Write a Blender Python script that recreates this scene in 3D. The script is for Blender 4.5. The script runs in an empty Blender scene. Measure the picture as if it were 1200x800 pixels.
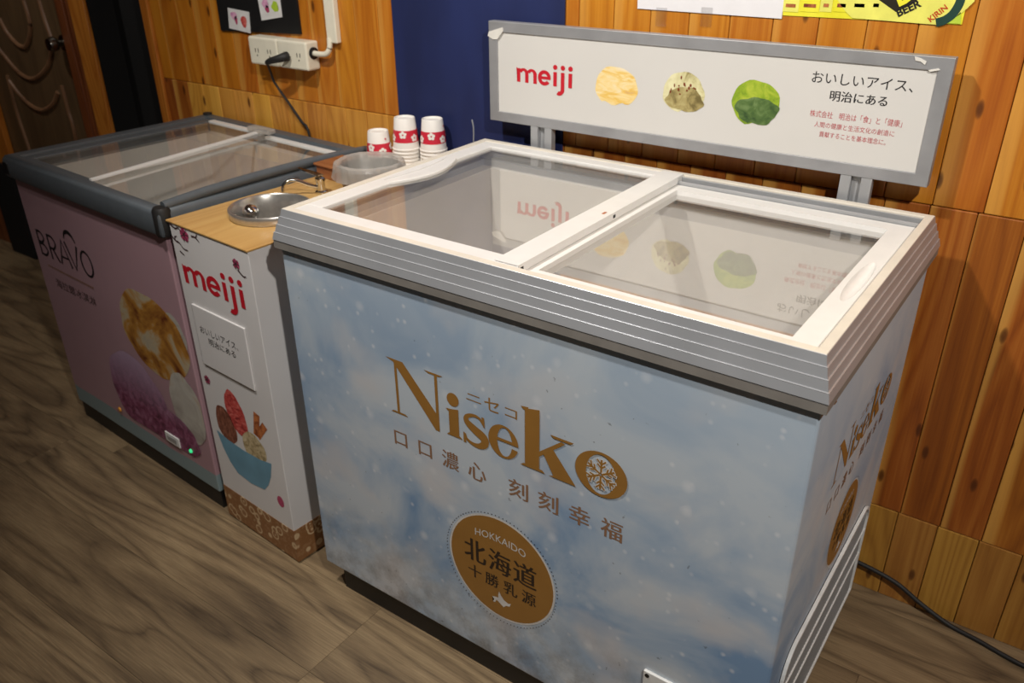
import bpy, bmesh, math, random
from mathutils import Vector, Matrix
R = math.radians
random.seed(7)
S = bpy.context.scene
COL = S.collection

# ------------------------------------------------------------------ camera
CAM = Vector((1.2109, -1.5863, 1.417)); FPX = 979.2
_y, _p, _r = R(35.609), R(27.6372), R(-.5455)
FW = Vector((-math.cos(_p)*math.sin(_y), math.cos(_p)*math.cos(_y), -math.sin(_p)))
_rt = Vector((math.cos(_y), math.sin(_y), 0)); _up = _rt.cross(FW)
RT = math.cos(_r)*_rt + math.sin(_r)*_up; UP = -math.sin(_r)*_rt + math.cos(_r)*_up
cd = bpy.data.cameras.new('camera'); cam = bpy.data.objects.new('camera', cd); COL.objects.link(cam)
cam.matrix_world = Matrix(((RT.x, UP.x, -FW.x, CAM.x), (RT.y, UP.y, -FW.y, CAM.y), (RT.z, UP.z, -FW.z, CAM.z), (0, 0, 0, 1)))
cd.sensor_width = 36; cd.lens = FPX/1200*36; cd.clip_start = .02
cd.dof.use_dof = True; cd.dof.focus_distance = 1.35; cd.dof.aperture_fstop = 6.0
S.camera = cam
def pix(px, py, axis, v):            # the point where a photo pixel's line of sight meets a wall / floor / panel plane
    d = FW + RT*((px-600)/FPX) - UP*((py-400)/FPX)
    return CAM + d*((v-CAM[axis])/d[axis])

# ------------------------------------------------------------------ world, lamps, exposure
w = bpy.data.worlds.new('world'); S.world = w; w.use_nodes = True
w.node_tree.nodes['Background'].inputs[0].default_value = (.95, .86, .76, 1)
w.node_tree.nodes['Background'].inputs[1].default_value = .055
def downlight(loc, e, angle, aim=None, size=.045):
    ld = bpy.data.lights.new('downlight', 'SPOT'); ld.energy = e; ld.color = (1, .96, .90)
    ld.spot_size = R(angle); ld.spot_blend = 1.0; ld.shadow_soft_size = size
    o = bpy.data.objects.new('downlight', ld); COL.objects.link(o); o.location = loc
    if aim: o.rotation_euler = (Vector(aim)-Vector(loc)).to_track_quat('-Z', 'Y').to_euler()
    return o
downlight((-.10, -1.25, 2.60), 160, 102, (.35, -.10, 1.10))
downlight((2.05, -1.72, 2.68), 240, 82, (.85, -.1, 1.20))
downlight((-2.05, -.85, 2.60), 34, 88, (-2.0, .07, 1.15))  # unseen third lamp, added to brighten the door and left wall
vs = S.view_settings; vs.view_transform = 'Standard'; vs.look = 'None'; vs.gamma = 1; vs.use_curve_mapping = False
vs.exposure = -.22

# ------------------------------------------------------------------ materials
def srgb(r, g, b):
    f = lambda c: c/255/12.92 if c <= 10 else ((c/255+.055)/1.055)**2.4
    return (f(r), f(g), f(b), 1)
class NT:
    def __init__(s, name):
        s.m = bpy.data.materials.new(name); s.m.use_nodes = True; s.t = s.m.node_tree
        s.b = s.t.nodes['Principled BSDF']; s.out = s.t.nodes['Material Output']
    def n(s, kind, ins=None, **props):
        nd = s.t.nodes.new('ShaderNode'+kind)
        for k, v in props.items(): setattr(nd, k, v)
        for k, v in (ins or {}).items(): s.set(nd, k, v)
        return nd
    def set(s, nd, k, v):
        i = nd.inputs[k]
        if isinstance(v, bpy.types.NodeSocket): s.t.links.new(v, i)
        elif isinstance(v, bpy.types.Node): s.t.links.new(v.outputs[0], i)
        else: i.default_value = v
    def bs(s, **kw):
        for k, v in kw.items(): s.set(s.b, k.replace('_', ' '), v)
        return s
    def ramp(s, fac, stops, interp='LINEAR'):
        r = s.n('ValToRGB', {0: fac}); e = r.color_ramp.elements; r.color_ramp.interpolation = interp
        while len(e) < len(stops): e.new(.5)
        for el, (p, c) in zip(e, stops): el.position = p; el.color = c if len(c) == 4 else (*c, 1)
        return r.outputs[0]
    def mix(s, fac, a, b, mode='MIX'):
        x = s.n('MixRGB', {0: fac, 1: a, 2: b}, blend_type=mode); return x.outputs[0]
    def math(s, op, a, b=0.0, c=None):
        x = s.n('Math', {0: a, 1: b}, operation=op)
        return x.outputs[0]
    def coord(s, scale=(1, 1, 1), world=False, off=None):
        src = s.n('NewGeometry').outputs['Position'] if world else s.n('TexCoord').outputs['Object']
        mp = s.n('Mapping', {0: src, 3: scale})
        if off is not None: s.set(mp, 1, off)
        return mp.outputs[0]
    def noise(s, vec, scale=5, detail=3, rough=.5, dist=0):
        return s.n('TexNoise', {'Vector': vec, 'Scale': scale, 'Detail': detail, 'Roughness': rough, 'Distortion': dist}).outputs['Fac']
    def bump(s, h, strength=.2, dist=.002):
        b = s.n('Bump', {'Strength': strength, 'Distance': dist, 'Height': h}); s.set(s.b, 'Normal', b.outputs[0]); return s
def plain(name, col, rough=.5, metal=0, var=.06, scale=30, bump=0, **kw):
    k = NT(name); v = k.noise(k.coord(), scale, 4)
    c2 = tuple(max(0, c*(1-var*3)) for c in col[:3])+(1,)
    k.bs(Base_Color=k.mix(k.ramp(v, [(.35, (0, 0, 0)), (.75, (1, 1, 1))]), col, c2), Roughness=rough, Metallic=metal, **kw)
    if bump: k.bump(v, bump)
    return k.m
M = {}
M['white'] = plain('white_plastic', srgb(226, 224, 221), .38, var=.015)
M['cream'] = plain('cream_edge', srgb(222, 214, 200), .4, var=.03)
M['alu'] = plain('aluminium', srgb(178, 179, 181), .4, .35, .05, 8)
M['band'] = plain('rim_band_grey', srgb(184, 186, 190), .34, .45, .04, 10)
M['kraft'] = plain('kraft_board', srgb(170, 140, 108), .6)
M['alusign'] = plain('sign_aluminium', srgb(168, 168, 170), .5, .45, .07, 14)
M['lip'] = plain('dark_lip', srgb(132, 127, 121), .5)
M['black'] = plain('black_plastic', srgb(22, 21, 21), .5)
M['rubber'] = plain('black_rubber', srgb(30, 28, 27), .6)
M['dgrey'] = plain('dark_grey_plastic', srgb(86, 92, 97), .38, var=.04)
M['void'] = plain('dark_void', srgb(9, 8, 8), .8)  # near-black that carries darkness in its colour, not a paint finish
M['liner'] = plain('freezer_liner', srgb(222, 216, 208), .5, var=.03, scale=6)
M['outlet'] = plain('outlet_plastic', srgb(232, 226, 206), .4, var=.02)
M['steel'] = plain('brushed_steel', srgb(206, 203, 198), .34, .9, .05, 60)
M['basinsteel'] = plain('basin_steel', srgb(196, 192, 186), .28, .8, .05, 120)
M['potsteel'] = plain('dull_steel', srgb(120, 116, 110), .45, .8, .05, 60)
M['chrome'] = plain('chrome', srgb(215, 215, 215), .08, 1, .01)
M['gold'] = plain('gold_print', srgb(152, 108, 48), .5, var=.03)
M['goldtxt'] = plain('bronze_print', srgb(142, 106, 80), .5, var=.03)
M['darktxt'] = plain('dark_print', srgb(44, 30, 20), .5)
M['whitetxt'] = plain('white_print', srgb(214, 210, 205), .5)
M['red'] = plain('red_print', srgb(196, 28, 44), .45, var=.02)
M['redtxt'] = plain('small_red_print', srgb(190, 92, 96), .5, var=.02)
M['ink'] = plain('black_print', srgb(26, 24, 26), .5)
M['board'] = plain('black_board', srgb(14, 13, 14), .6)
M['paper'] = plain('paper', srgb(232, 230, 232), .6, var=.015)
M['tape'] = plain('paper_tape', srgb(226, 222, 214), .6)
M['cup'] = plain('paper_cup', srgb(238, 233, 226), .5, var=.015)
M['cupred'] = plain('cup_red_band', srgb(208, 40, 62), .5, var=.02)
M['signpanel'] = plain('sign_panel', srgb(212, 209, 204), .3, var=.012, scale=4)
M['cabwhite'] = plain('cabinet_white', srgb(220, 217, 216), .5, var=.02, scale=6)
M['knob'] = plain('door_knob', srgb(150, 145, 138), .2, 1)
M['bluebowl'] = plain('printed_blue_bowl', srgb(112, 160, 184), .5, var=.08, scale=12)
M['led'] = NT('green_led').bs(Base_Color=srgb(20, 90, 50), Emission_Color=(.05, 1, .35, 1), Emission_Strength=.8).m
M['amber'] = plain('amber_light', srgb(220, 150, 60), .3)

def blue_panel():
    k = NT('blue_panel'); v = k.noise(k.coord((1, 1, .3)), 9, 5)
    k.bs(Base_Color=k.ramp(v, [(.3, srgb(20, 30, 72)), (.7, srgb(30, 42, 92))]), Roughness=.62).bump(k.noise(k.coord(), 260, 2), .15, .001); return k.m
M['blue'] = blue_panel()
def wood(name, cols, rough=.42, along=2, rand=True, knots=True, gscale=1.0, sap=0.0):
    """board wood: growth-ring contours stretched along one axis, fine fibre, knots; every board differs through Object Info random"""
    k = NT(name)
    off = None
    if rand:
        rnd = k.n('ObjectInfo').outputs['Random']
        off = k.n('CombineXYZ', {0: k.math('MULTIPLY', rnd, 37.0), 1: k.math('MULTIPLY', rnd, 11.0), 2: k.math('MULTIPLY', rnd, 61.0)}).outputs[0]
    st = [1, 1, 1]; st[along] = .10
    co = k.coord(tuple(st), True, off)
    cont = k.noise(co, 6.5*gscale, 1.5, .4, .35)
    ring = k.math('ABSOLUTE', k.math('SINE', k.math('MULTIPLY', cont, 52.0)))
    st2 = [1, 1, 1]; st2[along] = .02
    fine = k.noise(k.coord(tuple(st2), True, off), 260*gscale, 4, .6)
    big = k.noise(co, 5*gscale, 2)
    f = k.math('ADD', k.math('MULTIPLY', ring, .16), k.math('ADD', k.math('MULTIPLY', fine, .34), k.math('MULTIPLY', big, .50)))
    col = k.ramp(f, [(.30, cols[2]), (.52, cols[1]), (.72, cols[0])])
    if rand:
        hv = k.n('HueSaturation', {'Hue': k.math('ADD', k.math('MULTIPLY', rnd, .014), .493), 'Value': k.math('ADD', k.math('MULTIPLY', rnd, .22), .88), 'Color': col}); col = hv.outputs[0]
    if sap:
        ox = k.n('SeparateXYZ', {0: k.n('TexCoord').outputs['Object']}).outputs[0]
        e = k.math('ADD', ox, k.math('MULTIPLY', k.math('SUBTRACT', cont, .5), .10))
        col = k.mix(k.math('MULTIPLY', k.ramp(e, [(.0, (1, 1, 1)), (.012, (.8,)*3), (.022, (0, 0, 0))]), sap), col, srgb(226, 172, 84))
    if knots:
        po = k.coord((1, 1, 1), True, off); xyz = k.n('SeparateXYZ', {0: po}).outputs
        v2 = k.n('CombineXYZ', {0: k.math('MULTIPLY', xyz[0], 9.0), 1: k.math('MULTIPLY', xyz[2], 3.4), 2: 0.0}).outputs[0]
        vo = k.n('TexVoronoi', {'Vector': v2, 'Scale': 1.0, 'Randomness': 1.0}, voronoi_dimensions='2D').outputs['Distance']
        km = k.ramp(vo, [(.025, (1, 1, 1)), (.045, (.75,)*3), (.065, (0, 0, 0))])
        col = k.mix(k.math('MULTIPLY', km, .85), col, srgb(74, 34, 10))
    k.bs(Base_Color=col, Roughness=rough).bump(fine, .10, .001)
    return k.m
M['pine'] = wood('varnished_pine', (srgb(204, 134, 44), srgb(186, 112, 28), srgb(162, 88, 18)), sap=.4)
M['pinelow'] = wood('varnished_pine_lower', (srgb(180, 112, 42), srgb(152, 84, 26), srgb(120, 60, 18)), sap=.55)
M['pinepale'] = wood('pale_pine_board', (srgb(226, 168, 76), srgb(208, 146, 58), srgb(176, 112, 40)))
M['pinebase'] = wood('pine_base_board', (srgb(188, 138, 62), srgb(168, 116, 48), srgb(138, 88, 34)))
M['casing'] = wood('door_casing_wood', (srgb(204, 132, 52), srgb(178, 104, 34), srgb(140, 74, 20)), rand=False, knots=False)
M['casingdk'] = wood('door_casing_dark', (srgb(150, 88, 48), srgb(116, 62, 32), srgb(84, 42, 20)), rand=False, knots=False)
M['doorwood'] = wood('door_brown', (srgb(112, 88, 60), srgb(98, 76, 52), srgb(84, 64, 42)), rand=False, knots=False)
M['moulding'] = wood('door_moulding_wood', (srgb(146, 108, 78), srgb(128, 92, 64), srgb(100, 70, 48)), rand=False, knots=False)
M['block'] = wood('small_wood_block', (srgb(170, 112, 68), srgb(146, 90, 52), srgb(116, 66, 36)), rand=False, knots=False, along=0)
M['ctop'] = wood('cabinet_top_wood', (srgb(206, 168, 106), srgb(194, 152, 92), srgb(176, 132, 76)), .3, along=1, rand=False, knots=False)

def floor_mat():
    k = NT('vinyl_plank'); rnd = k.n('ObjectInfo').outputs['Random']
    off = k.n('CombineXYZ', {0: k.math('MULTIPLY', rnd, 23.0), 1: k.math('MULTIPLY', rnd, 41.0), 2: 0.0}).outputs[0]
    co = k.coord((.15, 1, 1), True, off)
    cont = k.noise(co, 6.5, 2.2, .42, .6)
    ring = k.math('POWER', k.math('ABSOLUTE', k.math('SINE', k.math('MULTIPLY', cont, 26.0))), .6)
    big = k.noise(k.coord((.22, 1, 1), True, off), 8, 4, .62, .8); fine = k.noise(k.coord((.035, 1, 1), True, off), 300, 4, .65)
    f = k.math('ADD', k.math('MULTIPLY', ring, .19), k.math('ADD', k.math('MULTIPLY', big, .52), k.math('MULTIPLY', fine, .42)))
    c = k.ramp(f, [(.32, srgb(66, 53, 39)), (.48, srgb(105, 87, 65)), (.62, srgb(133, 112, 84)), (.80, srgb(166, 143, 109))])
    c = k.n('HueSaturation', {'Value': k.math('ADD', k.math('MULTIPLY', rnd, .16), .9), 'Color': c}).outputs[0]
    k.bs(Base_Color=c, Roughness=.5).bump(fine, .15, .001); return k.m
M['floor'] = floor_mat()
M['subfloor'] = plain('subfloor', srgb(50, 40, 32), .8)

def wrap_mat():
    k = NT('snow_sky_wrap'); co = k.coord((1, 1, 1.25), True)
    n1 = k.noise(co, 3.4, 5, .55, .6); n2 = k.noise(k.coord((1, 1, 1), True, (3, 7, 1)), 5.5, 3, .5)
    c = k.ramp(n1, [(.36, srgb(120, 150, 184)), (.48, srgb(160, 178, 198)), (.60, srgb(190, 198, 206))])
    c = k.mix(k.ramp(n2, [(.52, (0, 0, 0)), (.7, (.75,)*3)]), c, srgb(204, 198, 196))
    # height: paler sky near the top of the printed picture, deeper blue in its middle
    sx = k.n('SeparateXYZ', {0: k.n('NewGeometry').outputs['Position']}).outputs[2]
    hz = k.n('MapRange', {0: sx, 1: .45, 2: .85}).outputs[0]
    c = k.mix(k.math('MULTIPLY', hz, .6), c, srgb(182, 194, 204))
    for sc, r, a in ((26, .16, .5), (60, .16, .55)):
        vo = k.n('TexVoronoi', {'Vector': k.coord((1, 1, 1), True, (sc, 2, 5)), 'Scale': float(sc)}); d = vo.outputs['Distance']
        sel = k.math('GREATER_THAN', k.n('SeparateXYZ', {0: vo.outputs['Color']}).outputs[0], .86)
        fl = k.ramp(d, [(0, (1, 1, 1)), (r, (.6,)*3), (r*2.2, (0, 0, 0))])
        c = k.mix(k.math('MULTIPLY', k.math('MULTIPLY', fl, sel), a), c, srgb(226, 226, 228))
    # scuffs and grime collected at the foot of the cabinet
    foot = k.n('MapRange', {0: sx, 1: .30, 2: .08}).outputs[0]
    dirt = k.math('MULTIPLY', k.ramp(k.noise(k.coord((1, 1, 1), True), 16, 6, .7), [(.42, (0, 0, 0)), (.66, (1, 1, 1))]), k.math('MULTIPLY', foot, .7))
    c = k.mix(dirt, c, srgb(104, 98, 92))
    sp = k.ramp(k.noise(k.coord((1, 1, 1), True), 75, 2, .5), [(.755, (0, 0, 0)), (.78, (1, 1, 1))])
    c = k.mix(k.math('MULTIPLY', sp, .5), c, srgb(80, 78, 78))
    k.bs(Base_Color=c, Roughness=.5).bump(k.noise(k.coord((1, 1, 1), True), 7, 2), .12, .004); return k.m
M['wrap'] = wrap_mat()
def pinkwrap():
    k = NT('pink_wrap'); sx = k.n('SeparateXYZ', {0: k.n('TexCoord').outputs['Object']}).outputs[2]
    n = k.noise(k.coord(), 3, 3)
    c = k.mix(k.ramp(n, [(.35, (0, 0, 0)), (.7, (1, 1, 1))]), srgb(172, 138, 146), srgb(164, 130, 138))
    c = k.mix(k.math('LESS_THAN', k.math('ADD', sx, k.math('MULTIPLY', n, .03)), .128), c, srgb(128, 146, 150))
    k.bs(Base_Color=c, Roughness=.5); return k.m
M['pink'] = pinkwrap()
def glass(name, ior, haze, tint=(.97, .97, .965)):
    """coated lid glass: clear sheet with a fresnel mirror layer and a faint pale haze mixed in to brighten it"""
    k = NT(name); t = k.t
    tr = k.n('BsdfTransparent', {0: (*tint, 1)}); gl = k.n('BsdfGlossy', {0: (1, 1, 1, 1), 1: .015})
    df = k.n('BsdfDiffuse', {0: srgb(225, 225, 222)}); 
    # thin sheet: the same mirror strength from above and below
    bf = k.n('NewGeometry').outputs['Backfacing']; fr = k.n('Fresnel', {0: k.math('POWER', ior, k.math('SUBTRACT', 1.0, k.math('MULTIPLY', bf, 2.0)))})
    hz = k.math('MULTIPLY', k.ramp(k.noise(k.coord((1, 1, 1)), 6, 5, .6), [(.3, (.55,)*3), (.75, (1, 1, 1))]), haze)  # uneven pale veil that lightens the panes
    a = k.n('MixShader', {0: hz, 1: tr.outputs[0], 2: df.outputs[0]})
    b = k.n('MixShader', {0: fr.outputs[0], 1: a.outputs[0], 2: gl.outputs[0]})
    t.links.new(b.outputs[0], k.out.inputs[0]); return k.m
def clearmat():
    k = NT('clear_glass'); t_ = k.n('BsdfTransparent', {0: (1, 1, 1, 1)}); k.t.links.new(t_.outputs[0], k.out.inputs[0]); return k.m
M['clear'] = clearmat()
M['glass'] = glass('lid_glass', 3.1, .13)
M['glassl'] = glass('lid_glass_clear', 2.4, .14)
def bag():
    k = NT('thin_plastic_bag')
    tr = k.n('BsdfTransparent', {0: (1, 1, 1, 1)}); gl = k.n('BsdfGlossy', {0: (1, 1, 1, 1), 1: .2}); df = k.n('BsdfTranslucent', {0: srgb(230, 226, 220)}); d2 = k.n('BsdfDiffuse', {0: srgb(226, 222, 216)})
    a = k.n('MixShader', {0: .5, 1: df.outputs[0], 2: d2.outputs[0]})
    b = k.n('MixShader', {0: k.ramp(k.noise(k.coord((1, 1, .25)), 22, 3), [(.3, (.42,)*3), (.75, (.66,)*3)]), 1: tr.outputs[0], 2: a.outputs[0]})
    c = k.n('MixShader', {0: .06, 1: b.outputs[0], 2: gl.outputs[0]}); k.t.links.new(c.outputs[0], k.out.inputs[0]); return k.m
M['bag'] = bag()
def tapeclear():
    k = NT('clear_tape'); a = k.n('BsdfTransparent', {0: (1, 1, 1, 1)}); g_ = k.n('BsdfGlossy', {0: (1, 1, 1, 1), 1: .25}); m_ = k.n('MixShader', {0: .12, 1: a.outputs[0], 2: g_.outputs[0]}); k.t.links.new(m_.outputs[0], k.out.inputs[0]); return k.m
M['tapeclear'] = tapeclear()
def mottled(name, stops, scale=60, detail=4, dist=1.0, stretch=(1, 1, 1)):
    k = NT(name); v = k.noise(k.coord(stretch), scale, detail, .6, dist)
    k.bs(Base_Color=k.ramp(v, stops), Roughness=.55); return k.m
M['vanilla'] = mottled('printed_vanilla', [(.32, srgb(240, 226, 196)), (.48, srgb(240, 214, 150)), (.6, srgb(232, 190, 90)), (.72, srgb(214, 170, 120))], 26, stretch=(.6, 1, 2))
M['pistachio'] = mottled('printed_pistachio', [(.3, srgb(150, 136, 84)), (.44, srgb(208, 200, 150)), (.62, srgb(228, 222, 178))], 30)
M['pistdk'] = mottled('printed_pistachio_core', [(.3, srgb(112, 98, 54)), (.5, srgb(164, 148, 94)), (.7, srgb(190, 178, 124))], 40)
M['nut'] = plain('printed_nut', srgb(132, 58, 26), .5)
M['matcha'] = mottled('printed_matcha', [(.32, srgb(92, 124, 24)), (.5, srgb(140, 168, 34)), (.68, srgb(178, 192, 60))], 36)
M['matchadk'] = mottled('printed_matcha_core', [(.3, srgb(44, 72, 32)), (.5, srgb(78, 106, 50)), (.7, srgb(116, 140, 84))], 36)
M['berry'] = mottled('printed_strawberry', [(.3, srgb(120, 28, 30)), (.5, srgb(196, 70, 66)), (.7, srgb(222, 128, 116))], 50, stretch=(1, 1, 2))
M['choc'] = mottled('printed_chocolate', [(.3, srgb(74, 36, 26)), (.5, srgb(128, 74, 56)), (.7, srgb(164, 110, 88))], 50, stretch=(2, 1, 1))
M['mint'] = mottled('printed_nut_cream', [(.3, srgb(112, 96, 60)), (.5, srgb(188, 168, 128)), (.7, srgb(216, 200, 164))], 60)
M['stick'] = mottled('printed_wafer_stick', [(.35, srgb(120, 52, 22)), (.6, srgb(196, 118, 66))], 60)
M['sundae'] = mottled('printed_white_scoop', [(.34, srgb(160, 156, 146)), (.46, srgb(184, 168, 138)), (.53, srgb(180, 126, 50)), (.66, srgb(104, 46, 14))], 7, 4, .6)
M['cream2'] = mottled('printed_grey_scoop', [(.3, srgb(150, 140, 132)), (.55, srgb(190, 186, 176)), (.7, srgb(176, 140, 100))], 9)
M['caramel'] = mottled('printed_caramel', [(.32, srgb(128, 56, 14)), (.5, srgb(206, 122, 34)), (.7, srgb(238, 190, 84))], 16)
def plum():
    k = NT('printed_berry_scoop'); z = k.n('SeparateXYZ', {0: k.n('TexCoord').outputs['Object']}).outputs[2]
    v = k.noise(k.coord(), 42, 4, .65, .8); h = k.n('MapRange', {0: z, 1: .36, 2: .20}).outputs[0]
    c = k.mix(h, srgb(176, 150, 176), k.ramp(v, [(.32, srgb(76, 26, 50)), (.5, srgb(130, 64, 96)), (.68, srgb(160, 108, 136))]))
    k.bs(Base_Color=c, Roughness=.55); return k.m
M['plum'] = plum()
M['lace'] = None
def lace():
    k = NT('brown_flower_band'); vo = k.n('TexVoronoi', {'Vector': k.coord(), 'Scale': 32.0}); d = vo.outputs['Distance']
    ring = k.ramp(d, [(.30, (0, 0, 0)), (.34, (1, 1, 1)), (.42, (1, 1, 1)), (.46, (0, 0, 0))]); dot = k.ramp(d, [(.1, (1, 1, 1)), (.14, (0, 0, 0))])
    n = k.ramp(k.noise(k.coord(), 70, 2), [(.52, (0, 0, 0)), (.58, (1, 1, 1))])
    c = k.mix(k.mix(1.0, ring, dot, 'ADD'), srgb(140, 96, 58), srgb(206, 178, 140)); c = k.mix(k.math('MULTIPLY', n, .25), c, srgb(186, 150, 112))
    k.bs(Base_Color=c, Roughness=.5); return k.m
M['lace'] = lace()
M['blossom'] = plain('printed_blossom', srgb(190, 70, 110), .5, var=.12, scale=200)
M['branch'] = plain('printed_branch', srgb(70, 46, 50), .5)
M['taro2'] = mottled('printed_petal_pink', [(.3, srgb(196, 120, 170)), (.6, srgb(226, 176, 200))], 90)
M['py'] = mottled('poster_yellow', [(.3, srgb(222, 214, 20)), (.6, srgb(238, 230, 60))], 10)
M['pyl'] = plain('poster_pale_yellow', srgb(238, 234, 110), .5)
M['pgreen'] = mottled('poster_green', [(.3, srgb(150, 190, 40)), (.7, srgb(196, 216, 70))], 12)
M['pdark'] = plain('poster_dark', srgb(44, 40, 30), .4); M['pdgreen'] = plain('poster_dark_green', srgb(40, 70, 60), .4); M['pred'] = plain('poster_red', srgb(206, 70, 30), .5)
M['plate'] = plain('steel_plate_white', srgb(226, 226, 224), .4)
M['card'] = plain('card_white', srgb(228, 226, 224), .5)
M['iceA'] = mottled('ice_cream_pack_pink', [(.3, srgb(220, 150, 150)), (.7, srgb(236, 196, 190))], 20)
M['iceB'] = mottled('ice_cream_pack_green', [(.3, srgb(196, 212, 190)), (.7, srgb(224, 230, 212))], 12)

# ------------------------------------------------------------------ geometry helpers
def empty(name, label, cat, loc=(0, 0, 0), rz=0, group=None):
    o = bpy.data.objects.new(name, None); COL.objects.link(o); o.empty_display_size = .05
    o.location = loc; o.rotation_euler = (0, 0, rz); tag(o, label, cat, group); return o
def tag(o, label=None, cat=None, group=None, kind=None):
    for k, v in (('label', label), ('category', cat), ('group', group), ('kind', kind)):
        if v: o[k] = v
    return o
def link(name, me, mat, parent=None, loc=None):
    o = bpy.data.objects.new(name, me); COL.objects.link(o); o.parent = parent
    if mat is not None:
        me.materials.clear(); me.materials.append(M[mat] if isinstance(mat, str) else mat)
    if loc is not None: o.location = loc
    return o
def ob(name, bm, mat, parent=None, bev=0, smooth=False, loc=None, seg=2):
    me = bpy.data.meshes.new(name)
    bmesh.ops.recalc_face_normals(bm, faces=bm.faces)
    bm.to_mesh(me); bm.free()
    if smooth:
        for p in me.polygons: p.use_smooth = True
    o = link(name, me, mat, parent, loc)
    if bev:
        m = o.modifiers.new('bevel', 'BEVEL'); m.width = bev; m.segments = seg; m.limit_method = 'ANGLE'; m.angle_limit = R(40)
    if smooth:
        me.set_sharp_from_angle(angle=R(42))
    return o
def B(*boxes, bm=None):
    bm = bm or bmesh.new()
    for x0, y0, z0, x1, y1, z1 in boxes:
        v = [bm.verts.new(p) for p in ((x0, y0, z0), (x1, y0, z0), (x1, y1, z0), (x0, y1, z0), (x0, y0, z1), (x1, y0, z1), (x1, y1, z1), (x0, y1, z1))]
        for f in ((0, 3, 2, 1), (4, 5, 6, 7), (0, 1, 5, 4), (1, 2, 6, 5), (2, 3, 7, 6), (3, 0, 4, 7)): bm.faces.new([v[i] for i in f])
    return bm
def lathe(prof, n=32, c=(0, 0, 0), bm=None, fn=None):
    bm = bm or bmesh.new(); rings = []
    for r, z in prof:
        ring = []
        for i in range(n):
            a = 2*math.pi*i/n; rr = r*(fn(a, z) if fn else 1)
            ring.append(bm.verts.new((c[0]+rr*math.cos(a), c[1]+rr*math.sin(a), c[2]+z)))
        rings.append(ring)
    for a, b in zip(rings, rings[1:]):
        for i in range(n): bm.faces.new((a[i], a[(i+1) % n], b[(i+1) % n], b[i]))
    for ring, end in ((rings[0], prof[0]), (rings[-1], prof[-1])):
        if end[0] < .0015: bmesh.ops.contextual_create(bm, geom=ring)
    return bm
def smoothpath(pts, n=8):
    P = [Vector(p) for p in pts]; out = []
    for i in range(len(P)-1):
        a, b, c, d = P[max(i-1, 0)], P[i], P[i+1], P[min(i+2, len(P)-1)]
        for k in range(n):
            t = k/n; out.append(.5*((2*b)+(c-a)*t+(2*a-5*b+4*c-d)*t*t+(3*b-a-3*c+d)*t**3))
    return out+[P[-1]]
def tube(pts, r, n=10, bm=None, sm=8):
    bm = bm or bmesh.new(); P = smoothpath(pts, sm) if sm else [Vector(p) for p in pts]; rings = []
    for i, p in enumerate(P):
        t = (P[min(i+1, len(P)-1)]-P[max(i-1, 0)]).normalized()
        u = t.cross(Vector((0, 0, 1)) if abs(t.z) < .95 else Vector((1, 0, 0))).normalized(); v = t.cross(u)
        rr = r(i/(len(P)-1)) if callable(r) else r
        rings.append([bm.verts.new(p+(u*math.cos(2*math.pi*k/n)+v*math.sin(2*math.pi*k/n))*rr) for k in range(n)])
    for a, b in zip(rings, rings[1:]):
        for k in range(n): bm.faces.new((a[k], a[(k+1) % n], b[(k+1) % n], b[k]))
    bm.faces.new(rings[0]); bm.faces.new(rings[-1]); return bm
def sweep_rect(x0, y0, x1, y1, prof, bm=None):
    """profile (outward, z) swept round a rectangle with mitred corners"""
    bm = bm or bmesh.new(); rings = []
    for o, z in prof: rings.append([bm.verts.new(p) for p in ((x0-o, y0-o, z), (x1+o, y0-o, z), (x1+o, y1+o, z), (x0-o, y1+o, z))])
    for a, b in zip(rings, rings[1:]):
        for i in range(4): bm.faces.new((a[i], a[(i+1) % 4], b[(i+1) % 4], b[i]))
    return bm
def extrude2d(poly, d, T):
    """closed 2-D outline -> slab of thickness d; T maps (u, v, w) to 3-D"""
    bm = bmesh.new(); a = [bm.verts.new(T(u, v, 0)) for u, v in poly]; b = [bm.verts.new(T(u, v, d)) for u, v in poly]
    bm.faces.new(a); bm.faces.new(b[::-1])
    for i in range(len(poly)): j = (i+1) % len(poly); bm.faces.new((a[i], b[i], b[j], a[j]))
    return bm
def pane(x0, y0, z0, x1, y1, z1, mat, parent):
    o = ob('glass_pane', B((x0, y0, z0, x1, y1, z1)), mat, parent); o.data.materials.append(M['clear'])
    for p in o.data.polygons: p.material_index = 0 if p.normal.z > .5 else 1
    return o
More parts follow.
